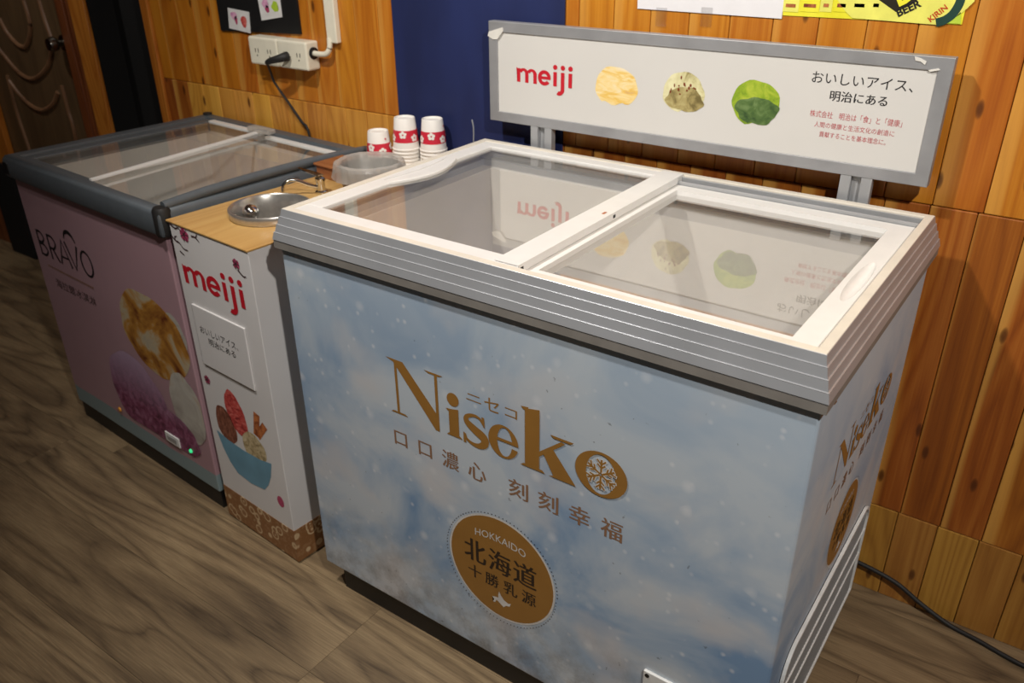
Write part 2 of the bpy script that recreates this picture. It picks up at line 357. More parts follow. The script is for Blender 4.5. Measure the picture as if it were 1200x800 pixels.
# planes for printing: (u, v, lift) -> 3-D
def plane_front(y): return lambda u, v, w=0: Vector((u, y-w, v))
def plane_side(x): return lambda u, v, w=0: Vector((x+w, u, v))
class Ink:
    """flat print made of overlapping simple outlines on one plane"""
    def __init__(s, T, lift=.0004): s.T, s.l, s.bm = T, lift, bmesh.new()
    def up(s): s.l += 4e-5; return s.l
    def poly(s, pts):
        pts = [p for i, p in enumerate(pts) if i == 0 or (abs(p[0]-pts[i-1][0])+abs(p[1]-pts[i-1][1])) > 1e-7]
        s.up(); f = s.bm.faces.new([s.bm.verts.new(s.T(u, v, s.l)) for u, v in pts])
        bmesh.ops.triangulate(s.bm, faces=[f]); return s
    def strip(s, A, Bq, closed=False):
        s.up(); n = len(A); a = [s.bm.verts.new(s.T(*p, s.l)) for p in A]; b = [s.bm.verts.new(s.T(*p, s.l)) for p in Bq]
        for i in range(n if closed else n-1): j = (i+1) % n; s.bm.faces.new((a[i], a[j], b[j], b[i]))
        return s
    def stroke(s, pts, w, sm=0):
        P = [Vector((*p, 0)) for p in pts]
        if sm: P = smoothpath(P, sm)
        n = len(P); L = []; Q = []
        for i, p in enumerate(P):
            t = (P[min(i+1, n-1)]-P[max(i-1, 0)]).normalized(); nn = Vector((-t.y, t.x, 0)); h = (w(i/(n-1)) if callable(w) else w)/2
            L.append(tuple((p+nn*h)[:2])); Q.append(tuple((p-nn*h)[:2]))
        return s.strip(L, Q)
    def disc(s, cx, cy, rx, ry=None, n=28): ry = ry or rx; return s.poly([(cx+rx*math.cos(2*math.pi*i/n), cy+ry*math.sin(2*math.pi*i/n)) for i in range(n)])
    def ring(s, cx, cy, rx, ry, ix, iy, a0=0, a1=360, dx=0, dy=0, n=40, tilt=0):
        A = []; Q = []; ct, st = math.cos(R(tilt)), math.sin(R(tilt)); full = a1-a0 >= 360
        for i in range(n if full else n+1):
            a = R(a0+(a1-a0)*i/n); A.append((cx+rx*math.cos(a), cy+ry*math.sin(a)))
            u, v = ix*math.cos(a), iy*math.sin(a); Q.append((cx+dx+u*ct-v*st, cy+dy+u*st+v*ct))
        return s.strip(A, Q, full)
    def done(s, name, mat, parent):
        me = bpy.data.meshes.new(name); s.bm.to_mesh(me); s.bm.free(); return link(name, me, mat, parent)
_txt = {}
def text(s, T, x0, z0, width=None, height=None, bold=0, spacing=1.0, lift=.0004, name='lettering', mat='ink', parent=None, dup=0):
    """type set in Blender's own font; scaled to a width or to a glyph height, lower-left at (x0, z0) on plane T"""
    cu = bpy.data.curves.new('type', 'FONT'); cu.body = s; cu.size = 1; cu.offset = bold; cu.space_character = spacing; cu.resolution_u = 3
    o = bpy.data.objects.new('type', cu); COL.objects.link(o)
    dg = bpy.context.evaluated_depsgraph_get(); me = bpy.data.meshes.new_from_object(o.evaluated_get(dg))
    bpy.data.objects.remove(o); bpy.data.curves.remove(cu)
    xs = [v.co.x for v in me.vertices]; ys = [v.co.y for v in me.vertices]
    mx, my, W_, H_ = min(xs), min(ys), max(xs)-min(xs), max(ys)-min(ys)
    sx = width/W_ if width else height/H_; sy = height/H_ if height else sx
    for v in me.vertices: v.co = T(x0+(v.co.x-mx)*sx, z0+(v.co.y-my)*sy, lift)
    me.name = name; o = link(name, me, mat, parent)
    if dup: text(s, T, x0+dup, z0, width, height, bold, spacing, lift+.00005, name, mat, parent)
    return o
def blob(cx, cy, rx, ry, n=30, wob=.06, seed=0, flat=None):
    rr = random.Random(seed); ph = [rr.uniform(0, 6.28) for _ in range(4)]; out = []
    for i in range(n):
        a = 2*math.pi*i/n; k = 1+wob*(math.sin(3*a+ph[0])*.5+math.sin(5*a+ph[1])*.35+math.sin(9*a+ph[2])*.3)
        v = cy+ry*k*math.sin(a)
        if flat is not None: v = max(v, flat+.004*math.sin(7*a+ph[3]))
        out.append((cx+rx*k*math.cos(a), v))
    return out

# ------------------------------------------------------------------ setting
YW = .072
def structure(o): o['kind'] = 'structure'; return o
# floor: vinyl planks running along the wall
fl = structure(ob('floor', B((-3.6, -3.2, -.03, 3.0, 1.0, -.004)), 'subfloor'))
pw, plen = .216, 1.24
pm = {}
row = 0; y = -.622+pw*4
while y > -2.35:
    x = .146 + (-.0 if row in (4, 5) else (row*.47) % plen) - plen*4
    while x < 2.2:
        if x+plen > -3.4:
            bm = B((.0004, .0004, -.004, plen-.0004, pw-.0004, 0)); key = 'p'
            if key not in pm:
                o = ob('plank', bm, 'floor', fl); pm[key] = o.data
            else:
                bm.free(); o = link('plank', pm[key], None, fl)
            o.location = (x, y-pw, 0)
        x += plen
    y -= pw; row += 1
# back wall: three courses of tongue-and-groove boards
wb = structure(ob('wall_back', B((-1.425, YW+.014, 0, 2.4, YW+.12, 2.75), (-1.755, YW+.014, 2.1, -1.425, YW+.12, 2.75), (-3.6, YW+.014, 2.1, -1.755, YW+.12, 2.75), (-3.6, YW+.014, 0, -2.71, YW+.12, 2.1)), 'casingdk'))
def course(z0, z1, pitch, x_ref, mat, mat_l=None):
    proto = None; alt = ob('board', B((.0006, 0, 0, pitch-.0006, .014, z1-z0-.0012)), mat_l or mat, wb, bev=.0022); first = alt; alt = alt.data; bpy.data.objects.remove(first); n0 = math.floor((-1.42-x_ref)/pitch)
    for i in range(n0, int((2.3-x_ref)/pitch)):
        x = x_ref+i*pitch
        xa = max(x, -1.42)
        m_ = mat_l if mat_l and -1.28 < x < -.1 else mat
        if proto is None or xa != x:
            w_ = pitch-(xa-x)
            if w_ < .02: continue
            o = ob('board', B((.0006, 0, 0, w_-.0006, .014, z1-z0-.0012)), mat, wb, bev=.0022)
            if xa == x: proto = o
        else:
            o = link('board', proto.data if m_ == mat else alt, None, wb); m = o.modifiers.new('bevel', 'BEVEL'); m.width = .0022; m.segments = 2
        o.location = (xa, YW, z0)
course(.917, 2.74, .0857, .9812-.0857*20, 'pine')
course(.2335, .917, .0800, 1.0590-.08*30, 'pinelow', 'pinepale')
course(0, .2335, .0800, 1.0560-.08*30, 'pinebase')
# door, casings and dark doorway on the left
d1 = structure(empty('door_1', None, None, (-2.6, YW+.012, 0)))
leaf = ob('door_leaf', B((-.09, 0, .005, .645, .04, 2.05)), 'doorwood', d1, bev=.003)
def mould(pts, r=.009):
    ob('moulding', tube([(u, -.002, v) for u, v in pts], r, 8), 'moulding', leaf, smooth=True)
DX = lambda px, py: (lambda q: (q.x+2.6, q.z))(pix(px, py, 1, YW+.01))
mould([DX(46, 0), DX(52, 20), DX(60, 43)]); mould([DX(28, 0), DX(36, 30), DX(32, 52), DX(24, 54), DX(10, 40), DX(0, 22)])
mould([DX(61, 58), DX(56, 78), DX(40, 92), DX(24, 86), DX(6, 66), DX(-14, 40)])
mould([DX(68, 108), DX(62, 122), DX(48, 129), DX(30, 118), DX(12, 96), DX(9, 88)])
mould([DX(73, 100), DX(80, 128), DX(90, 168), (.43, .2)]); mould([DX(9, 88), DX(20, 130), DX(33, 170), (.16, .2)]); mould([(.16, .2), (.43, .2)])
mould([(.1, 1.35), (.3, 1.5), (.5, 1.35)]); mould([(.1, 1.35), (.1, 1.9), (.5, 1.9), (.5, 1.35)])
kz = pix(61, 52, 1, YW-.03)
kn = ob('door_knob', lathe([(.0, 0), (.021, .004), (.027, .018), (.022, .034), (.012, .04), (.011, .055), (.028, .058), (.03, .066), (0, .067)], 20), 'knob', d1, smooth=True)
kn.rotation_euler = (R(-90), 0, 0); kn.location = (kz.x+2.6, -.06, kz.z)
structure(ob('trim_1', B((-1.955, YW-.006, 0, -1.905, YW+.05, 2.1)), 'casingdk', bev=.003))
structure(ob('trim_2', B((-1.904, YW+.004, 0, -1.855, YW+.05, 2.1)), 'casingdk', bev=.003))
structure(ob('trim_3', B((-1.854, YW-.012, 0, -1.757, YW+.003, 2.1)), 'casing', bev=.004))
structure(ob('trim_4', B((-2.80, YW-.014, 0, -2.62, YW+.011, 2.1)), 'casing', bev=.004))
structure(ob('dark_panel', B((-2.82, YW-.03, 0, -2.615, YW-.0145, .43)), 'void'))  # black panel added to darken the foot of the left casing
structure(ob('trim_5', B((-1.424, YW-.010, 0, -1.385, YW+.013, 2.1)), 'casing', bev=.003))
structure(ob('dark_doorway', B((-1.853, YW+.004, 0, -1.758, YW+.13, 2.1), (-1.758, YW+.10, 0, -1.424, YW+.13, 2.1)), 'void'))  # flat black sheet stands in for the unlit depth of the doorway
structure(ob('wall_left', B((-3.62, -3.2, 0, -3.5, YW+.1, 2.75)), 'casingdk'))
structure(ob('ceiling', B((-3.6, -3.4, 2.75, 2.9, .3, 2.8)), 'cabwhite'))
# blue panel and paper things on the wall
bp = tag(ob('blue_panel', B((-.335, YW-.006, .2, .177, YW-.0005, 2.3)), 'blue', bev=.002), 'tall matt navy blue panel fixed to the pine wall behind the sign', 'panel')
ob('scratch', tube([pix(553, 140, 1, YW-.0065), pix(555, 150, 1, YW-.0065), pix(555, 166, 1, YW-.0065)], .0018, 6), 'alu', bp)
TW = plane_front(YW)
bd = tag(ob('notice_board', extrude2d([(-1.032, 1.088), (-.682, 1.102), (-.682, 1.62), (-1.032, 1.62)], .006, plane_front(YW)), 'board'), 'black notice board on the pine wall above the white socket box', 'board')
TB = plane_front(YW-.007)
def sticker(pts, label, mats, seed):
    P = [(lambda q: (q.x, q.z))(pix(x, y_, 1, YW-.007)) for x, y_ in pts]
    o = tag(ob('paper_card', extrude2d(P, .0012, TB), 'card'), label, 'card', None)
    cx = sum(p[0] for p in P)/4; cz = sum(p[1] for p in P)/4; rr = random.Random(seed)
    T2 = plane_front(YW-.0083)
    for m, du, dv, a, b in mats: Ink(T2).poly(blob(cx+du, cz+dv, a, b, 14, .2, seed)).done('print', m, o)
sticker([(267, 9), (292, 14), (294, 39), (269, 33)], 'small white card with a red print on the black board', [('taro2', -.02, .012, .014, .011), ('berry', .022, -.002, .013, .016), ('blossom', -.012, .0, .006, .012)], 2)
sticker([(301, -8), (328, -4), (331, 20), (307, 24)], 'small white card with a yellow-green print on the black board', [('taro2', -.018, .008, .013, .013), ('pgreen', .022, .002, .014, .014), ('blossom', -.012, -.006, .008, .01)], 5)
pa = [(lambda q: (q.x, q.z))(pix(x, y_, 1, YW-.002)) for x, y_ in ((747, 10), (916, 22))]
ps = tag(ob('paper_sheet', extrude2d([pa[0], pa[1], (pa[1][0]-.004, 1.5), (pa[0][0]-.01, 1.5)], .0015, plane_front(YW-.001)), 'paper'), 'blank white paper sheet taped to the pine wall above the sign', 'paper')
for px, py in ((775, 20), (828, 20)):
    q = pix(px, py, 1, YW-.002); ob('tape_strip', B((q.x-.012, YW-.0032, q.z-.018, q.x+.012, YW-.0027, q.z+.018)), M['tapeclear'], ps)
pe = [(lambda q: (q.x, q.z))(pix(x, y_, 1, YW-.002)) for x, y_ in ((917, 18), (1127, 29))]
po = tag(ob('beer_poster', extrude2d([pe[0], pe[1], (pe[1][0]+.002, 1.55), (pe[0][0], 1.55)], .0012, plane_front(YW-.0003)), 'py'), 'yellow beer poster on the pine wall beside the blank white sheet', 'poster')
TP = plane_front(YW-.0018); PX = lambda px, py: (lambda q: (q.x, q.z))(pix(px, py, 1, YW-.0018))
for i, (a, b) in enumerate(((917, 936), (938, 960), (961, 975), (977, 995), (997, 1017), (1019, 1034))):
    p0, p1 = PX(a, 8), PX(b, 8+(b-a)*.05); Ink(TP).poly([(p0[0], p0[1]-.008), (p1[0], p1[1]-.008), (p1[0], 1.4), (p0[0], 1.4)]).done('print', 'pyl' if i % 2 == 0 else 'py', po)
    Ink(TP, .0008).poly([(p0[0]+.006, p0[1]), (p1[0]-.006, p0[1]), (p1[0]-.006, p0[1]+.006), (p0[0]+.006, p0[1]+.006)]).done('print', 'stick', po)
cc = PX(1068, -60)
kr = (PX(1120, 10)[0]-cc[0])*1.22
Ink(TP, .0008).poly([p for p in [(cc[0]+(kr+.03)*math.cos(R(a)), cc[1]+(kr+.03)*math.sin(R(a))) for a in range(212, 331, 6)] if p[1] > PX(1060, 28)[1]] + [(pe[1][0], 1.4), (cc[0]-.12, 1.4)]).done('print', 'pyl', po)
A1 = [PX(1127.5, -8), PX(1124.5, 4), PX(1117, 16), PX(1107, 23.5), PX(1097, 26.5)]
Ink(TP, .0012).stroke(A1, .014, 5).done('print', 'pdgreen', po)
Ink(TP, .0008).poly([PX(1108, 27), PX(1126, 28), PX(1126, 14), PX(1119, 21)]).done('print', 'pgreen', po)
Ink(TP, .0010).poly([PX(1022, -6), PX(1050, 14), PX(1068, 6), PX(1086, -10)]).done('print', 'pdark', po)
def rot_plane(T, c, ang): 
    ca, sa = math.cos(R(ang)), math.sin(R(ang)); return lambda u, v, w=0: T(c[0]+u*ca-v*sa, c[1]+u*sa+v*ca, w)
text('D', rot_plane(TP, PX(1054, 8), 30), 0, 0, height=.03, bold=.05, lift=.0016, mat='py', parent=po)
text('BEER', rot_plane(TP, PX(1053, 20), 30), 0, 0, height=.0135, bold=.03, lift=.0016, mat='ink', parent=po)
text('KIRIN', rot_plane(TP, PX(1091, 26), 46), 0, 0, height=.0095, bold=.015, lift=.0016, mat='pred', parent=po)

# socket box, plug, conduit
def socket(x0, x1, label):
    e = empty('socket_box', label, 'socket', ((x0+x1)/2, YW, 1.014), 0, None); h = (x1-x0)/2
    bx = ob('housing', B((-h, -.047, 0, h, 0, .076)), 'outlet', e, bev=.006, seg=3)
    for dx in (-.026, .026):
        for k in (-.006, .006): ob('slot', B((dx+k-.0012, -.0475, .034, dx+k+.0012, -.0465, .045)), 'darktxt', e)
        ob('slot', B((dx-.0018, -.0475, .024, dx+.0018, -.0465, .028)), 'darktxt', e)
    return e
socket(-.862, -.7405, 'white wall socket box with nothing plugged in, below the black board')
s2 = socket(-.7395, -.621, 'white wall socket box with the black plug and grey pipe')
g = ob('pipe_grommet', lathe([(.009, 0), (.016, .001), (.016, .004), (.009, .006)], 18), 'black', s2); g.rotation_euler = (0, R(90), 0); g.location = (.058, -.022, .045)
cn = empty('conduit', 'cream cable trunking with a bent pipe running up the pine wall', 'conduit', (-.548, YW, 1.09))
ob('trunking', B((-.019, -.018, 0, .019, 0, 1.6)), 'outlet', cn, bev=.003)
ob('pipe', tube([(-.010, -.016, .012), (-.011, -.018, -.012), (-.022, -.021, -.028), (-.045, -.022, -.0315), (-.078, -.022, -.031)], .0075, 12), 'outlet', cn, smooth=True)
pq = pix(334, 66, 1, YW-.055)
pg = empty('plug_cord', 'black plug and cord hanging from the socket box to the pink freezer', 'plug', (pq.x, YW-.0525, pq.z))
ob('plug_body', tube([(.006, .0, .0), (.004, -.012, -.001), (-.012, -.024, -.006), (-.034, -.028, -.012), (-.05, -.027, -.018)], lambda t: .0135-.0065*t, 10), 'rubber', pg, smooth=True)
base = Vector(pg.location); cpts = [Vector((-.05, -.027, -.018))]
for px, py, yy in ((317, 84, YW-.05), (322, 97, YW-.035), (338, 120, YW-.02), (354, 143, YW-.012), (361, 153, YW-.012)): cpts.append(pix(px, py, 1, yy)-base)
cpts.append(cpts[-1]+Vector((.02, .0, -.12)))
ob('cord', tube(cpts, .0036, 8), 'rubber', pg, smooth=True)
# cable lying along the wall by the main freezer
tag(ob('floor_cable', tube([(.93, YW-.012, .075), (1.004, YW-.010, .071), (1.085, YW-.012, .058), (1.145, YW-.016, .031), (1.21, YW-.02, .0075), (1.27, YW-.03, .0055), (1.36, YW-.05, .0055), (1.5, YW-.06, .0055), (1.8, YW-.04, .0055)], .0052, 10), 'rubber', smooth=True), 'black cable sagging onto the floor against the pine wall', 'cable')

# ------------------------------------------------------------------ main display freezer
H = .9203; X0, X1, Y0, Y1 = 0, 1.0, -.6244, 0.0
BX0, BX1, BY0, BY1, ZB = -.008, 1.0085, -.6325, -.003, .07
mf = empty('display_freezer', 'large pale blue chest freezer with gold snowflake lettering and sliding glass lids', 'freezer', (0, 0, 0))
bm = bmesh.new()
ov = [bm.verts.new(p) for p in ((BX0, BY0, ZB), (BX1, BY0, ZB), (BX1, BY1, ZB), (BX0, BY1, ZB), (BX0, BY0, .85), (BX1, BY0, .85), (BX1, BY1, .85), (BX0, BY1, .85))]
for f in ((0, 3, 2, 1), (0, 1, 5, 4), (1, 2, 6, 5), (2, 3, 7, 6), (3, 0, 4, 7)): bm.faces.new([ov[i] for i in f])
body = ob('body', bm, 'wrap', mf, bev=.004)
ob('liner', sweep_rect(.06, -.56, .94, -.06, [(.06, .872), (0, .872), (-.004, .62), (-.02, .60), (-.248, .598)]), 'liner', mf)
ob('plinth', B((.030, -.618, 0, .985, -.03, .0695)), 'black', mf, bev=.002)
# ribbed metal band, dark lip
prof = [(-.001, H-.002), (0, H)]
for i in range(4):
    o_ = .0005+i*.0047; zt = H-i*.0148
    prof += [(o_+.0006, zt-.0006 if i else zt), (o_+.0022, zt-.0135), (o_+.0016, zt-.0143)] if False else [(o_, zt-.0004), (o_+.0029, zt-.0138)]
    if i < 3: prof += [(o_+.0049, zt-.0144)]
prof += [(.012, .8605)]
ob('rim_band', sweep_rect(X0, Y0, X1, Y1, prof), 'band', mf)
ob('rim_lip', sweep_rect(X0, Y0, X1, Y1, [(.0150, .8615), (.0165, .860), (.0165, .846), (.0155, .8455), (.004, .8455)]), 'lip', mf)
ob('rim_edge', sweep_rect(X0, Y0, X1, Y1, [(0.0, H), (-.0005, H+.0006), (-.0135, H+.0006), (-.0145, H-.002), (-.0145, H-.04)]), 'cream', mf)
ob('track', B((.0135, -.0405, H-.028, .985, -.0375, H-.006), (.0135, -.022, H-.03, .985, -.0195, H-.002), (.0135, -.0405, H-.034, .985, -.0135, H-.028), (.0135, -.612, H-.05, .985, -.600, H-.0345), (.0135, -.6, H-.05, .03, -.0135, H-.0345), (.968, -.6, H-.05, .985, -.0135, H-.0345), (.0135, -.045, H-.05, .985, -.0135, H-.0345)), 'alu', mf, bev=.0008)
def cut(o, cx, cy, cz, sx, sy, sz):
    c = bpy.data.objects.new('cutter', bpy.data.meshes.new('cutter')); b = bmesh.new(); bmesh.ops.create_uvsphere(b, u_segments=28, v_segments=18, radius=1, matrix=Matrix.Translation((cx, cy, cz)) @ Matrix.Diagonal((sx, sy, sz, 1))); b.to_mesh(c.data); b.free(); COL.objects.link(c)
    m = o.modifiers.new('cut', 'BOOLEAN'); m.object = c; m.operation = 'DIFFERENCE'; m.solver = 'EXACT'
    me = bpy.data.meshes.new_from_object(o.evaluated_get(bpy.context.evaluated_depsgraph_get())); o.modifiers.clear(); o.data = me; bpy.data.objects.remove(c)
# right-hand lid runs in the lower track
rl = ob('lower_lid', B((.505, -.611, H-.034, .984, -.574, H-.013), (.505, -.078, H-.034, .984, -.043, H-.013), (.505, -.574, H-.034, .5385, -.078, H-.013)), 'white', mf)
rr_ = ob('lid_rail', B((.942, -.574, H-.034, .984, -.078, H-.013)), 'white', rl)
cut(rr_, .9625, -.337, H-.006, .0135, .098, .016)
pane(.5375, -.575, H-.026, .943, -.077, H-.022, 'glass', rl)
# left-hand lid runs in the upper track and overlaps it
ul = ob('upper_lid', B((.0145, -.611, H-.0125, .522, -.575, H-.001), (.0145, -.045, H-.0125, .522, -.0145, H-.001), (.0145, -.575, H-.0125, .054, -.045, H-.001), (.4755, -.575, H-.0125, .522, -.045, H-.001)), 'white', mf, bev=.0015)
ob('lid_stile', B((.4765, -.606, H-.0005, .5200, -.0145, H+.0025), (.5195, -.606, H-.0125, .5232, -.0145, H+.0025)), 'white', ul, bev=.001)
pane(.053, -.576, H-.009, .4765, -.044, H-.005, 'glass', ul)
for y_, z_ in ((-.598, H-.006), (-.305, H-.005)): ob('stile_slot', B((.5231, y_-.004, z_-.003, .5237, y_+.004, z_+.003)), 'black', ul)
ob('stile_slot', B((.508, -.325, H+.0025, .513, -.313, H+.0029)), 'stick', ul)
lens = [(.052+.034*math.sin(math.pi*t/16), -.395+.225*t/16) for t in range(17)]
ob('lid_handle', extrude2d(lens, .007, lambda u, v, w_: Vector((u, v, H-.006+w_))), 'white', ul, bev=.002)
ob('handle_groove', extrude2d([(.030+.013*math.sin(math.pi*t/16), -.38+.2*t/16) for t in range(17)]+[(.030-.004*math.sin(math.pi*t/16), -.18-.2*t/16) for t in range(1, 16)], .0012, lambda u, v, w_: Vector((u, v, H-.0008+w_))), 'card', ul)
# kick vent at right-hand side
gx = BX1
def rounded(y0, y1, z0, z1, r, n=8):
    P = [(y0, z0), (y1, z0)]
    P += [(y1-r+r*math.cos(R(90*i/n)), z1-r+r*math.sin(R(90*i/n))) for i in range(n+1)]
    P += [(y0+r+r*math.cos(R(90+90*i/n)), z1-r+r*math.sin(R(90+90*i/n))) for i in range(n+1)]
    return P
vg = ob('vent_grille', extrude2d(rounded(-.565, -.05, .085, .338, .055), .001, plane_side(gx)), 'black', mf)
o1 = rounded(-.565, -.05, .085, .338, .055); o2 = rounded(-.559, -.056, .091, .332, .050)
bm = bmesh.new()
Ts = plane_side(gx)
A = [bm.verts.new(Ts(*p, .0012)) for p in o1]; A2 = [bm.verts.new(Ts(*p, .007)) for p in o1]; C2 = [bm.verts.new(Ts(*p, .007)) for p in o2]; C1 = [bm.verts.new(Ts(*p, .0012)) for p in o2]
for i in range(len(o1)):
    j = (i+1) % len(o1)
    for a, b in ((A, A2), (A2, C2), (C2, C1)): bm.faces.new((a[i], a[j], b[j], b[i]))
ob('vent_frame', bm, 'plate', vg)
ob('vent_slat_bank', B(*[(gx+.001, y_, .09, gx+.004, y_+.0024, .333 if -.52 < y_ < -.095 else .30) for y_ in [-.552+i*.0085 for i in range(58)]]), 'alu', vg)['kind'] = 'stuff'
for z_ in (.253, .190): ob('vent_rib', B((gx+.001, -.558, z_, gx+.006, -.056, z_+.004)), 'plate', vg)
ob('rivet', lathe([(0, 0), (.005, .001), (.005, .004), (0, .006)], 12), 'chrome', mf, loc=(gx+.003, -.598, .845)).rotation_euler = (0, R(90), 0)
# white access plate at the foot of the front
kp = ob('access_plate', B((.803, BY0-.006, .095, .985, BY0, .2505)), 'plate', mf, bev=.0015)
for x_, z_ in ((.8105, .242), (.977, .242)):
    s_ = ob('plate_hole', lathe([(0, 0), (.0042, 0), (.0042, .0008), (0, .0008)], 14), 'black', kp); s_.rotation_euler = (R(90), 0, 0); s_.location = (x_, BY0-.006, z_)

def niseko(T, parent):
    """gold wordmark; drawn in the front panel's own metres"""
    k = Ink(T); bl = .573
    def serif(x0, x1, z, up=1, t=.004): k.poly([(x0, z), (x1, z), (x1-.006, z+t*up), (x0+.006, z+t*up)])
    # N
    k.poly([(.244, .689), (.285, .689), (.3655, .60), (.3655, .570), (.3560, .570), (.262, .683)]); k.poly([(.2635, .682), (.2695, .676), (.2695, .577), (.2635, .577)]); serif(.247, .289, bl)
    k.poly([(.359, .690), (.3655, .690), (.3655, .571), (.359, .585)]); k.poly([(.336, .690), (.379, .690), (.370, .686), (.346, .686)])
    # i
    k.disc(.3995, .650, .0135); k.poly([(.389, .628), (.411, .633), (.411, .577), (.389, .577)]); k.poly([(.383, .628), (.392, .629), (.392, .624), (.386, .624)]); serif(.382, .4185, bl, 1, .005)
    # s
    k.stroke([(.466, .622), (.458, .632), (.444, .634), (.430, .627), (.430, .616), (.447, .605), (.466, .595), (.467, .582), (.455, .574), (.440, .574), (.428, .580), (.424, .590)], lambda t: .005+.014*math.exp(-((t-.52)/.22)**2), 5)
    k.poly([(.462, .637), (.468, .637), (.469, .617), (.466, .617)]); k.poly([(.421, .592), (.424, .592), (.427, .572), (.421, .570)])
    # e
    k.ring(.508, .604, .0315, .0335, .0155, .029, 20, 345, dx=.003); k.poly([(.489, .604), (.539, .604), (.538, .610), (.489, .610)])
    k.ring(.508, .604, .0315, .0335, .0160, .029, 0, 21, dx=.003)
    # k
    k.poly([(.553, .688), (.582, .694), (.582, .577), (.553, .577)]); k.poly([(.545, .690), (.56, .692), (.56, .685), (.55, .685)]); serif(.544, .594, bl, 1, .005)
    k.poly([(.580, .612), (.580, .602), (.632, .647), (.624, .649)]); serif(.603, .648, .6555, -1, .005); k.poly([(.588, .616), (.606, .632), (.654, .573), (.612, .573)]); k.poly([(.601, .573), (.613, .573), (.611, .577)])
    # o with a snowflake
    k.ring(.699, .616, .0475, .0425, .0265, .0375, dx=-.0005, tilt=0)
    k.done('wordmark', 'gold', parent)
    k = Ink(T, .0006)
    for i in range(6):
        a = R(90+60*i); c, s_ = math.cos(a), math.sin(a); L = .029; P = lambda r, t: (.699+r*c-t*s_, .616+r*s_+t*c)
        k.stroke([P(.003, 0), P(L, 0)], .0072); 
        for r0, l in ((.012, .008), (.019, .009)):
            k.stroke([P(r0, 0), P(r0+l, l)], .0058); k.stroke([P(r0, 0), P(r0+l, -l)], .0058)
    k.done('snowflake_outline', 'whitetxt', parent)
    k = Ink(T, .0008)
    for i in range(6):
        a = R(90+60*i); c, s_ = math.cos(a), math.sin(a); P = lambda r, t: (.699+r*c-t*s_, .616+r*s_+t*c)
        k.stroke([P(.002, 0), P(.028, 0)], .0036)
        for r0, l in ((.012, .007), (.019, .008)): k.stroke([P(r0, 0), P(r0+l, l)], .0028); k.stroke([P(r0, 0), P(r0+l, -l)], .0028)
    k.done('snowflake', 'gold', parent)
    # small katakana
    for ch, x0, x1, z0, z1 in (('ニ', .430, .462, .6625, .6755), ('セ', .469, .500, .656, .682), ('コ', .512, .537, .6585, .6755)): text(ch, T, x0, z0, x1-x0, z1-z0, mat='gold', parent=parent)
    for ch, x0, x1 in (('口', .249, .280), ('口', .310, .341), ('濃', .367, .405), ('心', .428, .467), ('刻', .518, .558), ('刻', .580, .6195), ('幸', .642, .681), ('福', .703, .742)):
        hh = .031 if ch == '口' else .038
        text(ch, T, x0, .5155-hh/2, x1-x0, hh, mat='goldtxt', parent=parent, dup=.0014)
    # round seal
    cx, cz, rr = .4965, .3095, .118
    k = Ink(T, .0003); k.disc(cx, cz, rr+.004, n=64); k.done('seal_edge', 'whitetxt', parent)
    k = Ink(T, .0005); k.disc(cx, cz, rr, n=64); k.done('seal', 'gold', parent)
    k = Ink(T)
    for i in range(96): a = 2*math.pi*i/96; k.disc(cx+(rr+.0085)*math.cos(a), cz+(rr+.0085)*math.sin(a), .0014, n=6)
    k.done('seal_dots', 'darktxt', parent)
    # HOKKAIDO on a shallow arc
    xs = .441; 
    text('HOKKAIDO', lambda u, v, w_=0: T(u, v+.016-((u-cx)/.056)**2*.007, w_), .439, .3585, .115, .0165, lift=.0008, mat='whitetxt', parent=parent)
    for ch, x0 in (('北', .411), ('海', .469), ('道', .526)): text(ch, T, x0, .300, .050, .053, lift=.0008, mat='darktxt', parent=parent, dup=.0022)
    for ch, x0 in (('十', .419), ('勝', .460), ('乳', .503), ('源', .545)): text(ch, T, x0, .2585, .031, .031, lift=.0008, mat='darktxt', parent=parent, dup=.0011)
    k = Ink(T, .0008); mx, mz = .498, .235
    k.poly([(mx+a*.022, mz+b*.02) for a, b in ((-.25, .95), (-.05, .5), (.3, .1), (.75, -.05), (1.0, .1), (.85, -.35), (.5, -.45), (.2, -.8), (-.3, -.45), (-.55, -.3), (-.7, -.7), (-.95, -.75), (-.8, -.4), (-1., -.1), (-.6, .05), (-.35, .1), (-.35, .5))]); k.done('island_map', 'whitetxt', parent)
niseko(plane_front(BY0), body)
niseko(lambda u, v, w_=0: Vector((BX1+w_, -.473+(u-.245)*.68, .62+(v-.573)*.68)), body)

# tub of ice cream inside
tb = empty('ice_cream_tub', 'round white tub of pale ice cream inside the blue freezer', 'tub', (.545, -.352, .599))
ob('tub', lathe([(0, 0), (.118, 0), (.125, .12), (.131, .122), (.131, .132), (.122, .132), (.119, .10)], 40), 'kraft', tb, smooth=True)
ob('ice_cream', lathe([(.1195, .10), (.10, .108), (.05, .112), (.001, .113)], 40, fn=lambda a, z: 1), 'vanilla', tb, smooth=True)

